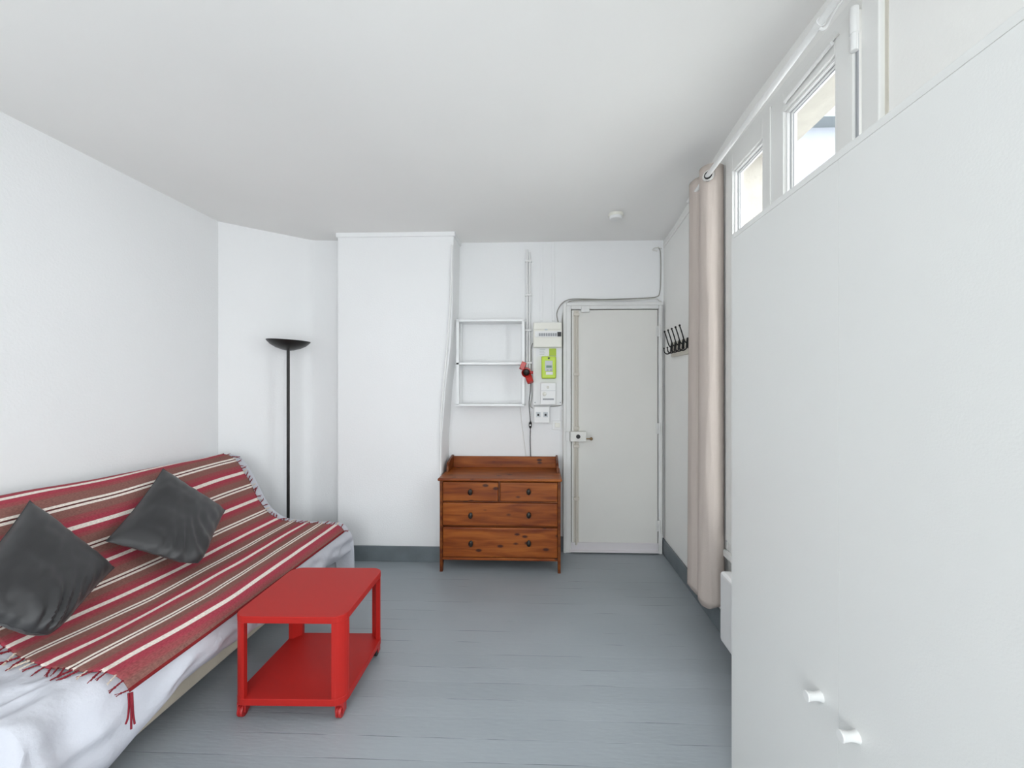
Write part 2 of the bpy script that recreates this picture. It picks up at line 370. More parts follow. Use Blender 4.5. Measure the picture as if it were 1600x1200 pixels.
# espagnolette bar
bx_, _ = bwp(900, 600); 
mb = MB(); mb.tube([(bx_, YB-.043, .07), (bx_, YB-.043, zt-.02)], .009); 
mb.box((bx_-.022, YB-.036, .03), (bx_+.020, YB-.030, zt-.005)); mb.build('bolt_rod', M['bolt'], d1, smooth=True)
mb = MB()
for v in (493, 585, 668, 696, 777):
    _, z = bwp(900, v); mb.box((bx_-.024, YB-.054, z-.012), (bx_+.024, YB-.030, z+.012))
mb.build('rod_bracket', M['bolt'], d1, bevel=.003)
x0, z1 = bwp(891, 674.5, YB-.08); x1, z0 = bwp(916, 690, YB-.08)
lk = BX((x0, YB-.085, z0), (x1, YB-.030, z1)).build('lock', M['door'], d1, bevel=.005)
x0k, _ = bwp(884, 674, YB-.07); BX((x0k, YB-.080, z0+.004), (x0-.006, YB-.045, z1-.002)).build('strike_box', M['frame'], d1, bevel=.004)
p = onY(903.5, 682.3, YB-.09); mx = Matrix.Rotation(math.pi/2, 4, 'X')
MB().lathe([(.018, 0), (.018, .006), (.013, .008), (.012, .002)], (p.x, YB-.085, p.z), 20, mx).build('lock_cylinder', M['dark'], d1, smooth=True)
p = onY(924, 686, YB-.07)
MB().tube([(x1, YB-.06, p.z), (p.x-.01, YB-.06, p.z)], .005).build('lock_bolt', M['brass'], d1)
MB().lathe([(.004, -.014), (.012, -.009), (.014, 0), (.012, .009), (.004, .014)], (p.x, YB-.06, p.z), 16).build('lock_knob', M['brass'], d1, smooth=True)
x0, z1 = bwp(908, 479, YB-.05); x1, z0 = bwp(921, 488, YB-.05)
BX((x0, YB-.062, z0), (x1, YB-.03, z1)).build('top_latch', M['frame'], d1, bevel=.003)
for v in (517, 670, 823):
    p = onY(1029, v, YB-.05)
    mb = MB().tube([(xr+.010, YB-.052, p.z-.05), (xr+.010, YB-.052, p.z+.05)], .008, 12); mb.box((xr-.012, YB-.036, p.z-.045), (xr+.022, YB-.030, p.z+.045))
    mb.build('door_hinge', M['frame'], d1, smooth=True)
mb = MB().prism([(YB-.032, .012), (YB-.062, .012), (YB-.060, .022), (YB-.042, .03), (YB-.040, .085), (YB-.032, .090)], 'X', xl-.02, xr+.005)
mb.build('draught_strip', M['threshold'], d1, bevel=.003)
# dark weathered gap lines between frame and walls
struct(BX((fr_, YB-.03, 0.13), (fr_+.004, YB, ft)).build('trim_3', M['crack']))

# ------------------------------------------------------------ window
win = bpy.data.objects.new('window_1', None); win.location = (XR, 1.85, wz0); COL.objects.link(win); struct(win)
XF = 1.03
mb = MB()   # fixed outer frame
mb.box((XF, wy1-.05, wz0), (XF+.07, wy1, wz1)); mb.box((XF, wy0, wz0), (XF+.07, wy0+.07, wz1))
mb.box((XF, wy0+.07, wz1-.045), (XF+.07, wy1-.05, wz1)); mb.box((XF, wy0+.07, wz0), (XF+.07, wy1-.05, wz0+.05))
mb.build('window_frame', M['window'], win, bevel=.004)
def sash(ya, yb, ga, gb, zb, zt, gzb, gzt):
    m = MB(); x0, x1 = XF-.012, XF+.045
    m.box((x0, ya, zb), (x1, ga, zt)); m.box((x0, gb, zb), (x1, yb, zt)); m.box((x0, ga, zb), (x1, gb, gzb)); m.box((x0, ga, gzt), (x1, gb, zt))
    o = m.build('window_sash', M['window'], win, bevel=.003)
    for k, (dx, t) in enumerate(((.012, .010), (.026, .020))):   # stepped glazing bead
        m = MB(); xa = XF-.012+dx; xb = xa+.02
        m.box((xa, ga, gzb), (xb, ga+t, gzt)); m.box((xa, gb-t, gzb), (xb, gb, gzt)); m.box((xa, ga+t, gzb), (xb, gb-t, gzb+t)); m.box((xa, ga+t, gzt-t), (xb, gb-t, gzt))
        m.build('glazing_bead', M['plastic_white'], o, bevel=.002)
    for t0, t1, xg in ((.0095, .0120, XF+.0125), (.0195, .0225, XF+.0185)):
        m = MB(); m.box((xg, ga+t0, gzb), (xg+.003, ga+t1, gzt-t1)); m.box((xg, gb-t1, gzb), (xg+.003, gb-t0, gzt-t1)); m.box((xg, ga+t1, gzt-t1), (xg+.003, gb-t1, gzt-t0))
        m.build('glazing_seal', M['grey'], o)
    BX((XF+.020, ga+.012, gzb+.012), (XF+.026, gb-.012, gzt-.012)).build('window_pane', M['glass'], o)
sash(1.890, 2.330, 1.951, 2.250, wz0+.06, 2.665, .66, 2.572)
sash(1.395, 1.884, 1.478, 1.786, wz0+.06, 2.665, .66, 2.584)
BX((XF-.008, 2.333, wz0+.05), (XF+.002, 2.337, 2.66)).build('sash_gap', M['grey'], win)
BX((XF-.020, 1.872, wz0+.06), (XF-.012, 1.889, 2.665)).build('cover_strip', M['window'], win, bevel=.002)
BX((XF-.004, 1.386, wz0+.06), (XF+.001, 1.394, 2.665)).build('sash_gap', M['grey'], win)
mb = MB().tube([(XF-.014, 1.386, 2.52), (XF-.014, 1.386, 2.66)], .011, 14); mb.tube([(XF-.014, 1.386, 2.575), (XF-.014, 1.386, 2.66)], .0125, 14)
mb.build('window_hinge', M['plastic_white'], win, smooth=True)
mb = MB().tube([(XF-.014, 1.386, .8), (XF-.014, 1.386, .92)], .011, 14); mb.build('window_hinge', M['plastic_white'], win, smooth=True)
BX((XF-.018, 1.30, wz0-.035), (XR+.02, 2.36, wz0)).build('window_sill', M['window'], win, bevel=.004)
BX((XR-.002, wy0-.012, wz0), (XR+.001, wy0, wz1)).build('frame_gap', M['hookboard'], win)
mb = MB().tube([(XF-.02, 1.886, 1.5), (XF-.05, 1.886, 1.5), (XF-.055, 1.886, 1.48), (XF-.055, 1.886, 1.40)], .008)
mb.build('window_handle', M['plastic_white'], win, smooth=True)

# net rod on the near sash
nr = root('sash_curtain_rod', 'short thin white rod hooked across the window sash above the glass', 'curtain rod', (XF-.02, 1.63, 2.61))
a = onX(1226, 159, XF-.024); b = onX(1300, 67, XF-.024)
MB().tube([a, b], .0075, 12).build('rod', M['white'], nr, smooth=True)
MB().tube([b+Vector((0, -.008, .0)), b+Vector((.0, -.018, .002)), b+Vector((.008, -.020, .012)), b+Vector((.014, -.012, .014))], .003, 8).build('hook', M['grommet'], nr, smooth=True)
MB().tube([a+Vector((0, .002, 0)), a+Vector((.014, .01, 0))], .004, 8).build('hook', M['white'], nr, smooth=True)

# ------------------------------------------------------------ curtain and its rod
cr = root('curtain_rod', 'long white curtain rod running under the ceiling above the window', 'curtain rod', (.93, 1.8, 2.60))
r0, r1 = Vector((.932, 2.66, 2.592)), Vector((.895, .70, 2.628))
MB().tube([r0, r1], .0125, 16).build('rod', M['white'], cr, smooth=True)
pB = r0.lerp(r1, .66)
for t in (.648,):
    q = r0.lerp(r1, t)
    mb = MB().tube(smooth_pts([q+Vector((.0, 0, -.014)), q+Vector((.02, 0, -.014)), q+Vector((.05, 0, .04)), (XR-.005, q.y, 2.79)], 5), .005, 10); mb.tube([q+Vector((0, -.010, 0)), q+Vector((0, .010, 0))], .0155, 16)
    mb.build('bracket', M['white'], cr, smooth=True)
# curtain cloth: gathered folds at the far end of the rod
cu = root('curtain', 'beige full-length curtain gathered beside the window', 'curtain', (.95, 2.45, .2))
hem = [(1.034, 2.365), (.995, 2.332), (.955, 2.333), (.925, 2.355), (.903, 2.395), (.905, 2.435), (.925, 2.465), (.932, 2.49), (.918, 2.515), (.900, 2.55), (.903, 2.60), (.93, 2.64), (.98, 2.65), (1.02, 2.62)]
top = [(1.034, 2.375), (1.005, 2.350), (.965, 2.336), (.93, 2.350), (.908, 2.388), (.912, 2.43), (.935, 2.455), (.94, 2.475), (.93, 2.50), (.915, 2.53), (.91, 2.58), (.93, 2.625), (.98, 2.64), (1.02, 2.61)]
rows = []; NZ = 70
for i in range(NZ+1):
    t = i/NZ; z = .20+(2.665-.20)*t
    cs = [Vector((hx*(1-t)+tx*t, hy*(1-t)+ty*t, z)) for (hx, hy), (tx, ty) in zip(hem, top)]
    cs = smooth_pts(cs, 6)
    row = []
    for j, q in enumerate(cs):
        k = noise.noise(Vector((j*.10, z*1.1, 3)))*.010*(1-t*.7)+noise.noise(Vector((j*.3, z*3.5, 9)))*.0025
        row.append(Vector((min(q.x+k*.6, 1.024), q.y+k, q.z+(.012*math.sin(j*.25) if i == 0 else 0))))
    rows.append(row)
MB().grid(rows).build('curtain_cloth', M['curtain'], cu, smooth=True, solid=.003, fix=False)
gq = Matrix.Rotation(math.radians(-38), 4, 'Z') @ Matrix.Rotation(math.pi/2, 4, 'X')
gp = Vector((.930, 2.344, 2.597))
MB().lathe([(.030, -.004), (.033, 0), (.030, .005), (.022, .006), (.020, 0), (.022, -.004)], gp, 28, gq).build('grommet', M['grommet'], cu, smooth=True)
MB().lathe([(.022, .0045), (.022, .0055), (.0, .0056)], gp, 24, gq).build('grommet_hole', M['dark'], cu)

# ------------------------------------------------------------ tall white cupboard
XW = .68; WT = 1.972
wd = root('wardrobe', 'tall plain white two-door cupboard standing in front of the window', 'wardrobe', (.85, .97, 0))
wa, wb = .40, 1.509
mb = MB(); mb.box((XW, wb-.018, 0), (1.0, wb, WT)); mb.box((XW, wa, 0), (1.0, wa+.018, WT)); mb.box((XW, wa+.018, WT-.018), (1.0, wb-.018, WT))
mb.box((XW+.01, wa+.018, .0), (1.0, wb-.018, .07)); mb.box((.99, wa+.018, .07), (1.0, wb-.018, WT-.018))
mb.build('carcass', M['wardrobe'], wd, bevel=.001)
for (a, b, ky) in ((.9712, wb-.021, 1.030), (wa+.003, .9705, .915)):
    dd = BX((XW-.003, a, .075), (XW+.016, b, WT-.021)).build('door', M['wardrobe'], wd, bevel=.0003)
    MB().lathe([(.013, 0), (.011, .006), (.0095, .018), (.0115, .030), (.0125, .034), (.011, .036)], (XW-.003, ky, .685), 24, Matrix.Rotation(-math.pi/2, 4, 'Y')).build('knob', M['white'], dd, smooth=True)

# ------------------------------------------------------------ radiator
ra = root('radiator', 'white wall radiator under the window partly behind the cupboard', 'radiator', (.98, 1.9, .07))
BX((.935, 1.55, .10), (1.005, 2.215, .465)).build('panel', M['radiator'], ra, bevel=.018)
for y in (1.65, 2.1): BX((1.004, y, .15), (XR-.016, y+.03, .42)).build('wall_bracket', M['radiator'], ra)

# ------------------------------------------------------------ coat hooks
hk = root('coat_hook_rack', 'cream board with five black double coat hooks on the right wall', 'coat rack', (XR, 3.0, 1.72))
y0 = 3.34; y1 = 2.86
BX((XR-.018, y1, 1.652), (XR, y0, 1.765)).build('board', M['hookboard'], hk, bevel=.004)
for i in range(5):
    y = 3.30-i*.088
    mb = MB(); x = XR-.018
    mb.lathe([(.013, 0), (.015, .003), (.012, .006)], (x, y, 1.735), 16, Matrix.Rotation(-math.pi/2, 4, 'Y'))
    mb.lathe([(.010, 0), (.012, .003), (.009, .006)], (x, y, 1.70), 16, Matrix.Rotation(-math.pi/2, 4, 'Y'))
    mb.tube(smooth_pts([(x-.004, y, 1.765), (x-.006, y, 1.73), (x-.012, y, 1.695)], 4), [.007, .008, .009, .010, .011, .010, .009, .008, .007], 10)
    mb.tube(smooth_pts([(x-.006, y, 1.72), (x-.028, y, 1.745), (x-.045, y, 1.80), (x-.060, y, 1.845)], 5), .0045, 8)
    mb.lathe([(.002, -.008), (.007, -.004), (.008, 0), (.007, .004), (.002, .008)], (x-.061, y, 1.850), 12)
    mb.tube(smooth_pts([(x-.006, y, 1.705), (x-.022, y, 1.682), (x-.045, y, 1.676), (x-.062, y, 1.690), (x-.066, y, 1.715)], 5), .0045, 8)
    mb.lathe([(.002, -.007), (.006, -.003), (.007, 0), (.006, .003), (.002, .007)], (x-.066, y, 1.718), 12)
    mb.build('hook', M['hook'], hk, smooth=True)

# ------------------------------------------------------------ smoke alarm
zc = ceil_z(.56, 3.13)
sd = root('smoke_detector', 'small round white smoke alarm on the ceiling above the door', 'smoke alarm', (.56, 3.13, zc))
MB().lathe([(.056, .004), (.056, -.012), (.052, -.018)], (.56, 3.13, zc), 36).build('base', M['plastic'], sd, smooth=True)
MB().lathe([(.050, -.017), (.050, -.026), (.042, -.036), (.02, -.040), (.004, -.040)], (.56, 3.13, zc), 36).build('cover', M['plastic_white'], sd, smooth=True)

# ------------------------------------------------------------ wall shelf unit
def bx2(u0, v0, u1, v1, yf, yb):
    a = onY(u0, v0, yf); b = onY(u1, v1, yf); return (a.x, yf, a.z), (b.x, yb, b.z)
ws = root('wall_shelf', 'white open metal shelf unit with three thin shelves above the dresser', 'shelf', (-.42, YB, 1.24))
YS = YB-.16
xa = onY(713, 500, YS).x; xb = onY(819.5, 500, YS).x
zs = [onY(760, v, YS).z for v in (500.5, 568, 633)]
for z in zs: BX((xa, YS, z-.009), (xb, YB-.004, z+.009)).build('shelf', M['shelfmetal'], ws, bevel=.002)
for x in (xa, xb-.022):
    mb = MB(); mb.box((x, YS, zs[2]), (x+.022, YS+.016, zs[0])); mb.box((x, YB-.02, zs[2]), (x+.022, YB-.004, zs[0]))
    mb.build('side_frame', M['shelfmetal'], ws, bevel=.002)
    if x > xa: MB().tube([(x+.01, YS+.10, zs[0]-.01), (x+.01, YB-.02, zs[0]-.09)], .004, 8).build('brace', M['shelfmetal'], ws)
    else: MB().tube([(x+.01, YS+.10, zs[0]-.01), (x+.01, YB-.02, zs[0]-.09)], .004, 8).build('brace', M['shelfmetal'], ws)

# ------------------------------------------------------------ pipes, trunking, cables on the back wall
pp = root('wall_pipe', 'pair of thin white pipes clipped upright on the wall beside the shelf unit', 'pipe', (-.11, YB, 1.6))
for u in (823.6, 827.6):
    a = onY(u, 390 if u < 826 else 394, YB-.02); b = onY(u, 582, YB-.02)
    MB().tube([a, b], .0085, 12).build('tube', M['pipe'], pp, smooth=True)
for v in (408, 461, 516, 567):
    a = onY(820.5, v-1.5, YB-.02); b = onY(831, v+1.5, YB-.02)
    BX((a.x, YB-.034, b.z), (b.x, YB, a.z)).build('clip', M['pipe'], pp, bevel=.003)
for u, lb in ((846, 'flat white cable duct rising from the fuse box to the ceiling, left one'), (864.5, 'flat white cable duct rising from the fuse box to the ceiling, right one')):
    a = onY(u, 470, YB).x
    tag(BX((a-.011, YB-.010, onY(846, 502, YB).z), (a+.011, YB, CH-.01)).build('cable_duct', M['wall'], bevel=.002), lb, 'cable duct', 'cable ducts above the fuse box')
# pipe that follows the chimney edge
cp = [onY(u, v, YC-.012) for u, v in ((706.5, 383), (704.5, 450), (701.5, 505), (697, 560), (692.5, 605), (689.5, 650), (688.8, 690), (688, 760), (687.5, 850))]
tag(MB().tube(smooth_pts(cp, 4), .008, 12).build('conduit', M['pipe'], smooth=True), 'thin white conduit following the slanted right edge of the chimney breast', 'pipe')

fb = root('fuse_box', 'cream fuse box with a row of small breakers above the green meter', 'fuse box', (.06, YB, 1.72))
a, b = bx2(833, 504, 878, 542.5, YB-.085, YB); BX(a, b).build('housing', M['plastic'], fb, bevel=.006)
a, b = bx2(834, 504, 877, 514.5, YB-.090, YB-.08); BX(a, b).build('top_cover', M['plastic'], fb, bevel=.003)
a, b = bx2(834, 528, 877, 542, YB-.090, YB-.08); BX(a, b).build('lower_cover', M['plastic'], fb, bevel=.003)
a, b = bx2(835.5, 517.5, 877, 526.5, YB-.090, YB-.08); BX(a, b).build('breaker_strip', M['plastic_white'], fb)
for i in range(8):
    u = 842+i*3.6; a, b = bx2(u, 520.5, u+2.6, 525, YB-.098, YB-.088); BX(a, b).build('breaker_switch', M['grey'], fb, label='small blue-grey breaker lever')
a, b = bx2(871, 518.5, 877, 525.5, YB-.098, YB-.088); BX(a, b).build('main_switch', M['dark'], fb, bevel=.002)
a, b = bx2(851, 514, 855.5, 516, YB-.094, YB-.088); BX(a, b).build('latch', M['lightgrey'], fb)

mp_ = root('meter_panel', 'tall white backing board on the wall behind the green meter', 'board', (.07, YB, 1.24))
a, b = bx2(833, 543, 878, 633, YB-.03, YB); pn = BX(a, b).build('board', M['plastic_white'], mp_, bevel=.003)
for u, v in ((836, 629), (875.5, 629)):
    p = onY(u, v, YB-.032); MB().lathe([(.005, 0), (.005, .003), (.003, .004)], (p.x, YB-.030, p.z), 12, mx).build('screw', M['grey'], mp_)
pl = root('notice', 'small white paper notice with a lime block tucked above the green meter', 'notice', (.05, YB-.03, 1.66))
a, b = bx2(838, 544.5, 875, 557, YB-.033, YB-.030); BX(a, b).build('sheet', M['paper'], pl)
a, b = bx2(858, 544.5, 869, 556, YB-.034, YB-.033); BX(a, b).build('lime_block', M['limepaper'], pl)
mb = MB()
for i in range(4):
    a, b = bx2(843, 546+i*2.4, 852-(i % 2)*1.5, 546.9+i*2.4, YB-.0336, YB-.033); mb.box(a, b)
mb.build('printed_lines', M['lightgrey'], pl)

me_ = root('electricity_meter', 'lime green electricity meter with a small screen', 'electricity meter', (.09, YB-.03, 1.46))
a, b = bx2(846, 556.5, 869, 591.5, YB-.095, YB-.03); BX(a, b).build('case', M['green'], me_, bevel=.010)
a, b = bx2(851.5, 563.5, 863.5, 580, YB-.099, YB-.093); BX(a, b).build('display_panel', M['lightgrey'], me_, bevel=.003)
a, b = bx2(853.5, 571, 862, 574.6, YB-.101, YB-.098); BX(a, b).build('screen', M['lcd'], me_)
for u in (854.3, 859): a, b = bx2(u, 577.3, u+3, 579.2, YB-.102, YB-.098); BX(a, b).build('button', M['grey'], me_)
a, b = bx2(853, 581, 864, 585.5, YB-.0965, YB-.094); BX(a, b).build('data_label', M['paper'], me_)
a, b = bx2(856, 558.5, 859, 561, YB-.098, YB-.094); BX(a, b).build('sensor', M['dark'], me_)

br = root('circuit_breaker', 'white square main breaker unit with a round button below the green meter', 'circuit breaker', (.09, YB-.03, 1.26))
a, b = bx2(844.5, 598, 868.5, 632.5, YB-.090, YB-.03); BX(a, b).build('case', M['plastic_white'], br, bevel=.005)
a, b = bx2(845.5, 610.3, 868, 611, YB-.0915, YB-.088); BX(a, b).build('seam', M['lightgrey'], br)
p = onY(850.5, 615.5, YB-.09); MB().lathe([(.017, 0), (.017, .008), (.012, .012)], (p.x, YB-.09, p.z), 20, mx).build('dial', M['plastic'], br, smooth=True)
p = onY(856, 605, YB-.09); MB().lathe([(.011, 0), (.011, .005), (.008, .008)], (p.x, YB-.09, p.z), 20, mx).build('test_button', M['plastic'], br, smooth=True)
a, b = bx2(848, 622.5, 865.5, 625, YB-.093, YB-.088); BX(a, b).build('slot', M['grey'], br)

sk = root('double_socket', 'surface-mounted white box with two small outlets under the breaker unit', 'socket', (.0, YB, 1.1))
a, b = bx2(834.5, 635, 859, 661, YB-.045, YB); BX(a, b).build('box', M['plastic_white'], sk, bevel=.005)
for u in (837.5, 849):
    a, b = bx2(u, 644, u+7, 652, YB-.048, YB-.043); o = BX(a, b).build('outlet', M['lightgrey'], sk, bevel=.002)
    a, b = bx2(u+2, 646.5, u+5, 650, YB-.0495, YB-.047); BX(a, b).build('socket_opening', M['dark'], o)
so_ = root('wall_socket', 'single square white wall socket beside the door frame', 'socket', (.13, YB, 1.06))
a, b = bx2(863, 657.5, 877, 671.5, YB-.012, YB); BX(a, b).build('plate', M['plastic_white'], so_, bevel=.003)
a, b = bx2(867, 661, 874.5, 668, YB-.016, YB-.011); BX(a, b).build('insert', M['plastic'], so_, bevel=.002)

# cables
def cable(pix, r, m, lb, y=YB-.01, grp=None, n=5):
    pts = [onY(p[0], p[1], p[2] if len(p) > 2 else y) for p in pix]
    return tag(MB().tube(smooth_pts(pts, n), r, 8).build('cable', M[m], smooth=True), lb, 'cable', grp)
cable([(872, 503), (870, 490), (875, 478), (884, 470), (900, 467), (950, 468), (1000, 466), (1025, 464), (1031, 456), (1032.5, 430), (1032, 395), (1028, 386)], .0045, 'cable_grey', 'grey cable looping over the door frame and up the corner')
cable([(877, 505), (879, 490), (884, 476), (893, 471), (930, 470, YB-.012), (990, 469, YB-.012), (1022, 466.5), (1030, 470), (1034, 480), (1035, 560), (1035, 700), (1035, 835)], .004, 'cable_white', 'white painted cable passing over the door and down its hinge side')
cable([(880, 540), (879, 500), (881, 482), (886, 474), (900, 469.3, YB-.016), (960, 467.5, YB-.016), (1010, 465.5)], .004, 'cable_grey', 'short grey cable bundled against the top of the door frame')
cable([(878.6, 520, YB-.004), (879, 560, YB-.006), (878.6, 600, YB-.006), (878.8, 628, YB-.006), (874, 634), (860, 635)], .0035, 'cable_grey', 'thin dark cable along the right side of the meter board')
cable([(832.5, 536), (830, 545), (830, 560), (830.5, 600), (831, 620), (829, 634), (833, 638)], .0035, 'cable_grey', 'thin dark cable along the left side of the meter board')
cable([(878.5, 640), (879.5, 680), (879, 740), (878.5, 838)], .0035, 'cable_white', 'thin white cable running down the wall left of the door frame')
cable([(1034, 388), (1024, 387), (1020, 390.5), (1027, 392)], .005, 'cable_white', 'short stub of white cable curling out of the upper corner')
cable([(813, 636), (815, 660), (819, 690), (823, 722)], .0025, 'cable_white', 'faint white cord drooping on the wall under the shelf unit')

# ------------------------------------------------------------ red clamp spotlight
rl = root('clamp_lamp', 'red clip-on spotlight with black flex clamped to the shelf unit', 'lamp', tuple(onY(821, 580, YS-.02)))
c0 = onY(823, 581, YS-.03)
a = onY(817.5, 572, YS-.01)
cm = Matrix.Translation(a) @ Matrix.Rotation(math.radians(22), 4, 'Y')
mb = MB()
for (p0, p1) in (((-.022, -.03, -.032), (.016, -.02, .034)), ((-.022, .0, -.032), (.016, .012, .034)), ((-.022, -.03, -.034), (.0, .012, -.02))): mb.box(p0, p1)
mb.v = [tuple(cm @ Vector(v)) for v in mb.v]; mb.build('clamp', M['redplastic'], rl, bevel=.003)
ax = Vector((-.10, -.80, -.30)).normalized(); R_ = ax.to_track_quat('Z', 'Y').to_matrix().to_4x4()
MB().lathe([(.010, -.03), (.028, -.028), (.036, -.01), (.039, .03), (.036, .031), (.033, .0), (.004, -.02)], c0, 28, R_).build('lamp_head', M['redplastic'], rl, smooth=True)
MB().lathe([(.008, -.016), (.026, .004), (.027, .020), (.018, .026), (.004, .028)], c0, 24, R_).build('bulb', M['knobdark'], rl, smooth=True, label='dark round bulb face')
e = onY(829, 598, YS-.03); s0 = onY(825, 586, YS-.01)
MB().tube([s0, s0.lerp(e, .3), e], [.026, .029, .027], 20).build('lamp_socket', M['redplastic'], rl, smooth=True)
s1 = onY(833, 582, YS-.03); MB().tube([c0, s1], .012, 14).build('pivot', M['redplastic'], rl, smooth=True)
fx = [onY(u, v, y) for u, v, y in ((829, 597, YS-.02), (828.5, 612, YS+.03), (826.8, 630, YS+.07), (828, 650, YB-.06), (828.6, 664, YB-.03), (828.3, 690, YB-.02), (829, 712, YB-.02), (829, 740, YB-.012))]
MB().tube(smooth_pts(fx, 6), .0035, 8).build('flex', M['cable_black'], rl, smooth=True)
q = onY(828.6, 664, YB-.03); MB().lathe([(.004, -.030), (.010, -.022), (.013, -.008), (.013, .008), (.010, .022), (.004, .030)], q, 16).build('inline_switch', M['cable_black'], rl, smooth=True)
BX((q.x-.006, q.y-.015, q.z-.005), (q.x+.006, q.y-.012, q.z+.005)).build('switch_button', M['white'], rl)

# ------------------------------------------------------------ dresser
YF = 3.165
dr = root('dresser', 'orange-brown pine chest of four drawers with raised gallery, against the back wall', 'chest of drawers', (-.31, 3.37, 0))
dx0 = onY(687, 800, YF).x; dx1 = onY(876, 800, YF).x; YBk = YB-.02
ztop = onY(780, 748, YF-.02).z
BX((dx0-.012, YF-.025, ztop-.022), (dx1+.010, YBk, ztop)).build('top', M['pine2'], dr, bevel=.009)
for x0, x1 in ((dx0, dx0+.022), (dx1-.022, dx1)):
    sg = -1 if x0 == dx0 else 1
    mb = MB().prism([(YF+.0, 0), (YF, ztop-.022), (YBk, ztop-.022), (YBk, 0), (YBk-.05, 0), (YBk-.065, .10), (YF+.060, .10), (YF+.022, 0)], 'X', x0, x1)
    mb.build('side_panel', M['pinedark'], dr, bevel=.002)
ix0, ix1 = dx0+.022, dx1-.022
zd = lambda v: onY(780, v, YF).z
mb = MB(); mb.box((ix0, YF+.012, zd(876)), (ix1, YBk-.004, zd(871)))
mb.box((ix0, YF+.025, zd(871)), (ix1, YF+.04, ztop-.022)); mb.box((ix0, YBk-.012, zd(876)), (ix1, YBk-.004, ztop-.022))
xm = onY(780, 770, YF).x; mb.box((xm-.006, YF+.008, zd(784.5)), (xm+.006, YF+.03, ztop-.022)); mb.box((ix0, YF+.008, zd(785.5)), (ix1, YF+.03, zd(783.5)))
mb.build('carcass', M['pinedark'], dr)
mb = MB().prism([(ix0, zd(876)), (ix1, zd(876)), (ix1, zd(872)), (ix0, zd(872))], 'Y', YF+.0, YF+.02); mb.build('plinth_rail', M['pine'], dr, bevel=.003)
def drawer(xa, xb, va, vb, m, knobs, lb=None):
    z1, z0 = zd(va), zd(vb)
    o = BX((xa, YF-.004, z0), (xb, YF+.026, z1)).build('drawer', M[m], dr, bevel=.007, label=lb)
    for u, v in knobs:
        p = onY(u, v, YF-.01)
        k = MB().lathe([(.014, 0), (.014, .002), (.007, .006), (.010, .012), (.0155, .018), (.017, .022), (.013, .027), (.004, .029)], (0,0,0), 22, mx)
        k.v = [(p.x+q[0], YF-.004+q[1], p.z+q[2]*1.38) for q in k.v]
        k.build('knob', M['knobdark'], o, smooth=True)
drawer(ix0+.002, xm-.007, 753.5, 783, 'pine1', [(735, 768.5)])
drawer(xm+.007, ix1-.002, 753.5, 783, 'pine5', [(826, 768)], 'right top drawer with streaky dark knots')
drawer(ix0+.002, ix1-.002, 786, 821.5, 'pine3', [(735.5, 805), (826.2, 804.5)])
drawer(ix0+.002, ix1-.002, 824.5, 871, 'pine4', [(736, 849), (826.3, 848.5)])
gx0, gx1 = dx0+.006, dx1-.006; zg = ztop+.100
BX((gx0+.016, YBk-.016, ztop), (gx1-.016, YBk, zg-.004)).build('gallery_back', M['pine'], dr, bevel=.003)
for x0, x1 in ((gx0, gx0+.018), (gx1-.018, gx1)):
    MB().prism([(YBk, ztop), (YBk, zg+.008), (YBk-.05, zg+.004), (YBk-.14, zg-.012), (YBk-.19, zg-.026), (YBk-.21, zg-.045), (YBk-.215, ztop)], 'X', x0, x1).build('gallery_side', M['pinedark'], dr, bevel=.003)

# ------------------------------------------------------------ floor lamp
LX, LY = -1.992, 3.215
fl_ = root('floor_lamp', 'black uplighter floor lamp with a shallow bowl shade behind the sofa', 'floor lamp', (LX, LY, 0))
MB().lathe([(.115, 0), (.118, .006), (.112, .018), (.03, .028), (.014, .04)], (LX, LY, 0), 40).build('base', M['lampblack'], fl_, smooth=True)
MB().tube([(LX, LY, .03), (LX, LY, 1.73)], .0115, 16).build('pole', M['lampblack'], fl_, smooth=True)
tl = Matrix.Rotation(math.radians(2.5), 4, 'Y')
MB().lathe([(.016, -.004), (.04, .0), (.085, .015), (.125, .038), (.150, .064), (.155, .071), (.1545, .074), (.146, .066), (.12, .046), (.08, .024), (.04, .012), (.004, .010)], (LX, LY, 1.708), 56, tl).build('shade', M['lampblack'], fl_, smooth=True)

# ------------------------------------------------------------ coffee table
ct = root('coffee_table', 'red lacquered coffee table on small casters with a lower shelf', 'coffee table', (-1.085, 1.99, 0))
tx, ty = -1.085, 1.975; hw, hd = .243, .238; TZ = .447
def rrect(hx, hy, r, n=8):
    P = []
    for cx, cy, a0 in ((hx-r, hy-r, 0), (-hx+r, hy-r, 90), (-hx+r, -hy+r, 180), (hx-r, -hy+r, 270)):
        for k in range(n+1):
            a = math.radians(a0+90*k/n); P.append((cx+r*math.cos(a), cy+r*math.sin(a)))
    return P
TR = Matrix.Rotation(math.radians(1.2), 4, 'Z')
def tp(mb): mb.v = [tuple((TR @ Vector(v))+Vector((tx, ty, 0))) for v in mb.v]; return mb
tp(MB().prism(rrect(hw, hd, .055), 'Z', TZ-.030, TZ)).build('table_top', M['red'], ct, bevel=.003)
tp(MB().prism(rrect(hw, hd, .055), 'Z', .065, .095)).build('lower_shelf', M['red'], ct, bevel=.003)
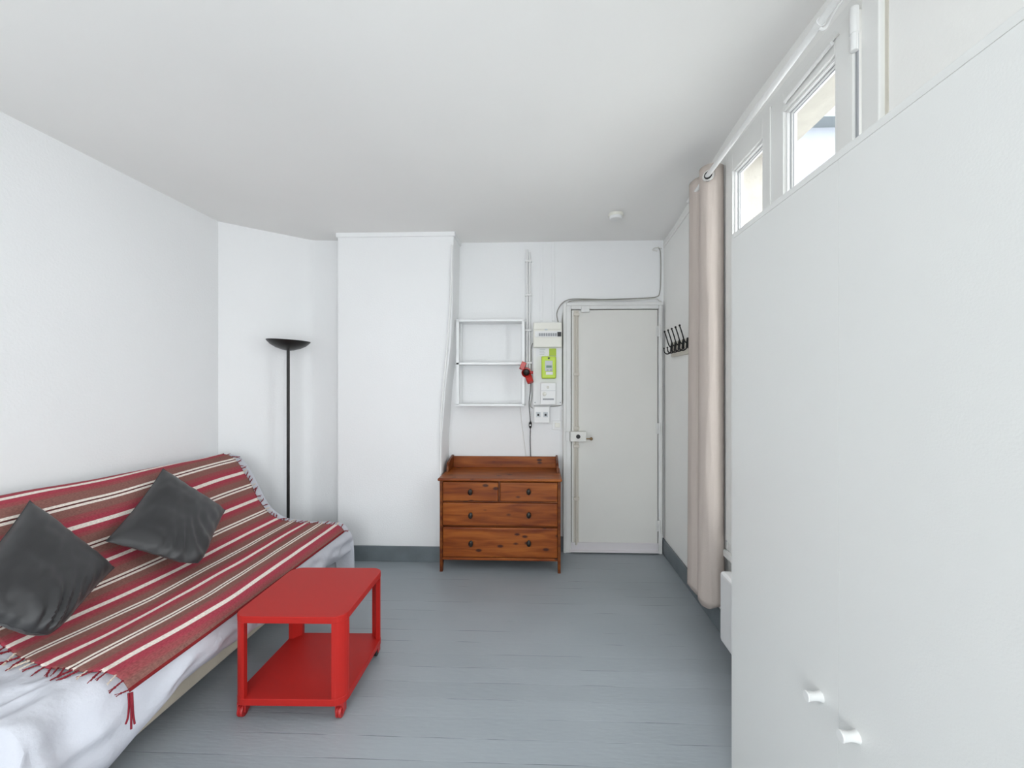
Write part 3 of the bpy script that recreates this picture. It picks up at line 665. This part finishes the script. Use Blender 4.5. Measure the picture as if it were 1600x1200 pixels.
for sx, sy in ((-1, -1), (1, -1), (-1, 1), (1, 1)):
    # quarter-round corner leg
    r = .055; t = .0; cx, cy = sx*(hw-r), sy*(hd-r); P = []
    for k in range(9):
        a = math.radians(90*k/8); P.append((cx+sx*(r-.001)*math.cos(a), cy+sy*(r-.001)*math.sin(a)))
    P += [(cx-sx*.0, cy+sy*(r-.022)), (cx+sx*.018, cy+sy*.018), (cx+sx*(r-.022), cy)]
    tp(MB().prism(P, 'Z', .0945, TZ-.0295)).build('leg', M['red'], ct)
    ca = bpy.data.objects.new('caster', None); 
    px, py = sx*(hw-.03), sy*(hd-.035)
    mb = MB()
    for dx in (-.019, .013): mb.box((px+dx, py-.016, .02), (px+dx+.006, py+.016, .058))
    mb.box((px-.019, py-.016, .052), (px+.019, py+.016, .066))
    bpy.data.objects.remove(ca)
    c1 = tp(mb).build('caster', M['redwheel'], ct, bevel=.003)
    tp(MB().lathe([(.010, -.0125), (.0235, -.0115), (.025, -.009), (.025, -.003), (.021, -.0015), (.021, .0015), (.025, .003), (.025, .009), (.0235, .0115), (.010, .0125)], (px, py-.004, .025), 24, Matrix.Rotation(math.pi/2, 4, 'Y'))).build('wheel', M['rubber'] if sy > 0 else M['redwheel'], c1, smooth=True)

# ------------------------------------------------------------ sofa
SY0, SY1 = 1.17, 2.97
sf = root('sofa', 'long sofa bed with cream base under the white sheet along the left wall', 'sofa', (-1.9, 2.07, 0))
BX((-2.36, 1.28, .048), (-1.588, SY1, .23)).build('base', M['cream'], sf, bevel=.02)
BX((-2.05, SY0+.05, .20), (-1.60, SY1, .405)).build('seat_cushion', M['foam'], sf, bevel=.035)
mb = MB().prism([(-2.39, .20), (-2.39, .84), (-2.30, .865), (-2.235, .84), (-2.10, .62), (-1.99, .43), (-2.05, .20)], 'Y', SY0+.03, SY1); mb.build('backrest', M['foam'], sf, bevel=.02)
for x in (-2.25, -1.72):
    for y in (SY0+.15, SY1-.15): MB().tube([(x, y, 0), (x, y, .05)], .025, 14).build('foot', M['dark'], sf)

# shared surface of the padded seat and back
PR = [(-2.40, .83), (-2.385, .88), (-2.34, .905), (-2.285, .915), (-2.228, .902), (-2.182, .86), (-2.135, .785), (-2.08, .69), (-2.03, .60), (-1.97, .52), (-1.88, .465), (-1.78, .442), (-1.6, .432), (-1.48, .425), (-1.435, .410), (-1.408, .378)]
FRONT = [(-1.398, .32), (-1.404, .26), (-1.44, .19), (-1.50, .14), (-1.565, .10)]
def arc(poly, n):
    P = smooth_pts([(x, 0, z) for x, z in poly], 8); L = [0]
    for a, b in zip(P, P[1:]): L.append(L[-1]+(b-a).length)
    out = []; k = 0
    for i in range(n+1):
        d = L[-1]*i/n
        while k < len(L)-2 and L[k+1] < d: k += 1
        t = (d-L[k])/max(1e-9, L[k+1]-L[k]); q = P[k].lerp(P[k+1], t); out.append((q.x, q.z, d))
    return out, L[-1]
def rise(x, z, y):   # back is a little fuller towards the near end
    return .030*sm((z-.5)/.4)*sm((2.93-y)/1.3)
def bump(x, y):
    return .0035*sm((1.5-y)/.1)*noise.noise(Vector((x*22, y*30, 3)))+.006*noise.noise(Vector((x*4, y*2.2, 1)))+.003*noise.noise(Vector((x*11, y*6, 5)))
def surf(x, z, y, nx, nz, off):
    b = bump(x, y)+off+.030*sm((1.45-y)/.15)*(.3-abs(noise.noise(Vector((x*7+y*5, y*9-x*3, 4))))); return Vector((x+nx*b, y, z+nz*b+rise(x, z, y)))
def normals(pr):
    out = []
    for i in range(len(pr)):
        a = pr[max(i-1, 0)]; b = pr[min(i+1, len(pr)-1)]; dx, dz = b[0]-a[0], b[1]-a[1]; l = math.hypot(dx, dz) or 1
        out.append((-dz/l, dx/l))
    return out
pr, LT = arc(PR+FRONT, 110); nm = normals(pr)
drop0 = next(i for i, q in enumerate(pr) if q[0] > -1.412)
rows = []; NY = 150; ya, yb = SY0-.42, SY1+.40
for j in range(NY+1):
    w = ya+(yb-ya)*j/NY; row = []
    over = max(0, SY0-w) or -max(0, w-(SY1+.02))
    for i, (x, z, d) in enumerate(pr):
        y = min(max(w, SY0), SY1+.02)
        nx, nz = nm[i]; q = surf(x, z, y, nx, nz, .002)
        if i > drop0:      # front fall of the sheet: soft vertical folds, uneven hem
            t = (i-drop0)/(len(pr)-1-drop0)
            hem = .135+.055*sm((2.15-y)/.45)-.135*sm((1.60-y)/.18)+.02*sm((y-2.6)/.3)+.010*noise.noise(Vector((y*4, 7, 0)))
            q.z = .378+(hem-.378)*((.378-q.z)/(.378-.10)) if q.z < .378 else q.z
            cz = abs(noise.noise(Vector((y*3.2+z*4.5, z*9-y*1.5, 2))))
            q.x += min(1, t*3)*(.050*(.35-cz)+.018*noise.noise(Vector((y*9, z*14, 6))))
            q.x += .010*math.sin(y*15+z*9)*t
            q.x += sm((y-2.75)/.25)*t*.05
        if 3.0 > y and x > -1.75:   # the near front corner is drawn in
            q.x -= .105*sm((1.62-y)/.40)*sm((x+1.75)/.25)
            if i > drop0: q.x += .045*sm((1.62-y)/.3)*t
        if over > 0:       # falls over the near end
            o = min(over, .42); f = 1-math.exp(-o*16)
            q.y = SY0-.035*f-.03*o-.022*math.sin(x*17+.8)*o*2.2-.02*noise.noise(Vector((x*5, o*5, 1)))*min(1, o*6)
            q.z = max(q.z-max(0, o-.02), .02+.03*noise.noise(Vector((x*8, 0, 4)))+.02)
            if i > drop0: q.x += .02*f
        elif over < 0:
            o = min(-over, .40); f = 1-math.exp(-o*16)
            q.y = SY1+.02+.03*f-.008*math.sin(x*19)*o
            q.z = max(q.z-max(0, o-.01), .06+.02*noise.noise(Vector((x*8, 0, 6))))
        row.append(q)
    rows.append(row)
sh = MB().grid(rows).build('sofa_sheet', M['sheet'], smooth=True, solid=.002, sub=1, fix=False)
tag(sh, 'crumpled white cotton sheet covering the whole sofa', 'sheet')

# striped throw
BY0, BY1 = 1.375, 2.915
pb, LB = arc(PR, 170)
i0 = next(i for i, q in enumerate(pb) if q[0] > -2.375)
pb = pb[i0:]; nb = normals(pb); NB = 110
def throw_pt(i, v):
    x, z, d = pb[i]; nx, nz = nb[i]; t = i/(len(pb)-1)
    y0 = BY0+.10*(1-t)+.018*noise.noise(Vector((t*6, 0, 0))); y1 = BY1+.012*noise.noise(Vector((t*7, 3, 0)))
    y = y0+(y1-y0)*v
    wr = .004*noise.noise(Vector((d*9, y*2.0, 8)))+.003*math.sin(d*40+y*3)*sm((x+1.95)/.3)*.6
    q = surf(x, z, y, nx, nz, .011+max(-.003, wr))
    q.x += -.055*sm((1.75-y)/.40)*sm((t-.45)/.4)*(.35+.65*(1-sm((t-.93)/.07)))*.4
    return q
rows = []; uvs = []
for j in range(NB+1):
    rows.append([throw_pt(i, j/NB) for i in range(len(pb))])
    for i in range(len(pb)):
        d = LB-pb[i][2]; y = rows[-1][i].y
        S = [(0, .0), (.07, .03), (.2, .05), (.4, .060), (.6, .030), (.75, -.02), (.9, -.045), (1.4, -.055)]
        k = next(k for k in range(len(S)-1) if d <= S[k+1][0]); sv = S[k][1]+(S[k+1][1]-S[k][1])*(d-S[k][0])/(S[k+1][0]-S[k][0])
        sv *= (1-sm((y-1.38)/.6)) if sv > 0 else (1-sm((y-1.95)/.85))
        uvs.append((d-sv if d > .02 else d, j/NB*1.5))
th = root('throw_blanket', 'red, brown and cream striped fringed throw spread over the sofa', 'blanket', (-1.9, 2.1, .42))
MB().grid(rows).build('cloth', M['throw'], th, smooth=True, solid=.004, uvs=uvs, fix=False)
# knotted fringe
def tassel_mesh(m, seed):
    random.seed(seed); mb = MB(); n = 7
    for k in range(2):
        ph = k*math.pi
        mb.tube([(.0022*math.cos(ph+t*2.2), -.030*t/6, .0022*math.sin(ph+t*2.2)) for t in range(n)], .0022, 6)
    mb.lathe([(.001, -.004), (.0042, -.002), (.0048, 0), (.0042, .002), (.001, .004)], (0, -.031, 0), 8)
    for k in range(3):
        a = random.uniform(-.006, .006); b = random.uniform(-.005, .005)
        mb.tube([(0, -.031, 0), (a*.5, -.040, b*.5), (a, -.050, b-.002)], .0016, 5)
    me = bpy.data.meshes.new('tassel'); me.from_pydata(mb.v, [], mb.f); me.materials.append(m); return me
TM = [tassel_mesh(M['tassel_red'], 1), tassel_mesh(M['tassel_red'], 2), tassel_mesh(M['tassel_cream'], 3)]
random.seed(11)
def add_tassels(v, n, sgn):
    for k in range(n):
        i = min(len(pb)-1, int((k+.5)/n*len(pb))); d = LB-pb[i][2]; ph = ((d-.072)/PER) % 1
        cream = ph < .06 or ph > .94 or .42 < ph < .57
        o = bpy.data.objects.new('tassel', TM[2] if cream else TM[k % 2]); COL.objects.link(o); o.parent = th
        p = throw_pt(i, v); o.location = p-th.location+Vector((nb[i][0]*.004, 0, nb[i][1]*.004))
        sl = math.atan2(nb[i][0], nb[i][1])
        e = Matrix.Rotation(sl, 4, 'Y') @ Matrix.Rotation((0 if sgn < 0 else math.pi)+random.uniform(-.7, .7), 4, 'Z') @ Matrix.Rotation(random.uniform(-.05, .10), 4, 'X')
        o.rotation_euler = e.to_euler(); s = random.uniform(.7, 1.1); o.scale = (s, s, s)
        if cream: o['label'] = 'cream knotted tassel'
add_tassels(0, 46, -1); add_tassels(1, 44, 1)
# long limp tassels at the near front corner
cp_ = throw_pt(len(pb)-1, 0)
for k, (dy, dx) in enumerate(((0, .004), (.002, .007), (-.003, -.001))):
    mb = MB().tube(smooth_pts([cp_+Vector((dx, dy, 0)), cp_+Vector((.014+dx, -.012+dy, -.03)), cp_+Vector((.012+dx, -.01+dy*2, -.07)), cp_+Vector((.010+dx*2, -.012+dy*3, -.115+k*.012))], 4), .003, 6)
    mb.build('tassel', M['tassel_red'], th, smooth=True)

# ------------------------------------------------------------ cushions
def cushion(corners, lb, thick, seed, lean):
    c = [Vector(q) for q in corners]; cen = sum(c, Vector())/4
    e1 = (c[1]-c[0]+c[2]-c[3]).normalized(); n = (c[1]-c[3]).cross(c[0]-c[2]).normalized()
    if n.x < 0: n = -n
    r = root('cushion', lb, 'cushion', tuple(cen), 'charcoal satin cushions on the sofa')
    N = 48
    def pt(a, b, side):
        # pinch the sides between the pointed corners
        ka = a*2-1; kb = b*2-1
        pa = ka*(1-.055*(1-kb*kb)); pb_ = kb*(1-.055*(1-ka*ka)); a2, b2 = (pa+1)/2, (pb_+1)/2
        p = c[0]*(1-a2)*(1-b2)+c[1]*a2*(1-b2)+c[2]*a2*b2+c[3]*(1-a2)*b2
        rr = max(0, (ka+kb)/2-.62)/.38; p = p.lerp(cen, .13*rr*rr)
        h = thick*((1-ka**4)*(1-kb**4))**.62
        edge = 1-max(abs(ka), abs(kb))
        wr = .0
        # slack creases gathered toward the low corner
        low = max(0, a+b-1.0)
        wr += .011*low*math.sin((a-b)*30+3*math.sin(a*9+seed)+seed)*min(1, edge*6)
        wr += .006*noise.noise(Vector((a*5+seed, b*5, seed)))*min(1, edge*5)+.0035*noise.noise(Vector((a*14, b*9+seed, 2)))*min(1, edge*8)
        k = math.sin(math.atan2(kb, ka)*22)*.0025*max(0, 1-edge*9)*(.3+low)
        return p+n*(side*h+(wr if side > 0 else 0)+k)
    v = []; f = []; idx = {}
    for sd in (1, -1):
        for i in range(N+1):
            for j in range(N+1):
                bd = i in (0, N) or j in (0, N)
                key = (0 if bd else sd, i, j)
                if key not in idx: idx[key] = len(v); v.append(tuple(pt(i/N, j/N, 0 if bd else sd)))
        g = lambda i, j: idx[(0 if (i in (0, N) or j in (0, N)) else sd, i, j)]
        for i in range(N):
            for j in range(N):
                q = [g(i, j), g(i+1, j), g(i+1, j+1), g(i, j+1)]; f.append(q if sd > 0 else q[::-1])
    mb = MB(); mb.v = v; mb.f = f; mb.build('cover', M['satin'], r, smooth=True)
    mb = MB(); P = [pt(t/N, 0, 0) for t in range(N)]+[pt(1, t/N, 0) for t in range(N)]+[pt(1-t/N, 1, 0) for t in range(N)]+[pt(0, 1-t/N, 0) for t in range(N+1)]
    mb.tube(P, .0018, 6).build('seam', M['satin'], r, smooth=True)
cushion([(-2.142, 2.288, .960), (-1.964, 2.523, .655), (-1.715, 2.046, .503), (-1.990, 1.835, .720)], 'charcoal satin cushion in the middle of the sofa, wholly in view', .062, 1, 0)
cushion([(-2.148, 1.676, .950), (-1.925, 1.813, .610), (-1.768, 1.440, .505), (-1.930, 1.276, .717)], 'charcoal satin cushion at the near end of the sofa, cut by the photo edge', .068, 5, 0)

# ------------------------------------------------------------ outside the window
struct(BX((1.4, -6, -.6), (9, 9, -.5)).build('courtyard_bounce', M['court']))  # unseen ground slab, placed and toned to control light on the ceiling
a = (2.37, 3.90); sl = .42
pw = root('building', 'pale blue-white house wall with zinc ledge seen through the larger pane', 'building', (4, 6, -.5))
BX((2.0, 6.0, -.5), (9, 6.3, 9)).build('wall', M['palewall'], pw)
BX((2.6, 5.75, 5.05), (7, 6.0, 5.17)).build('ledge', M['zinc'], pw)
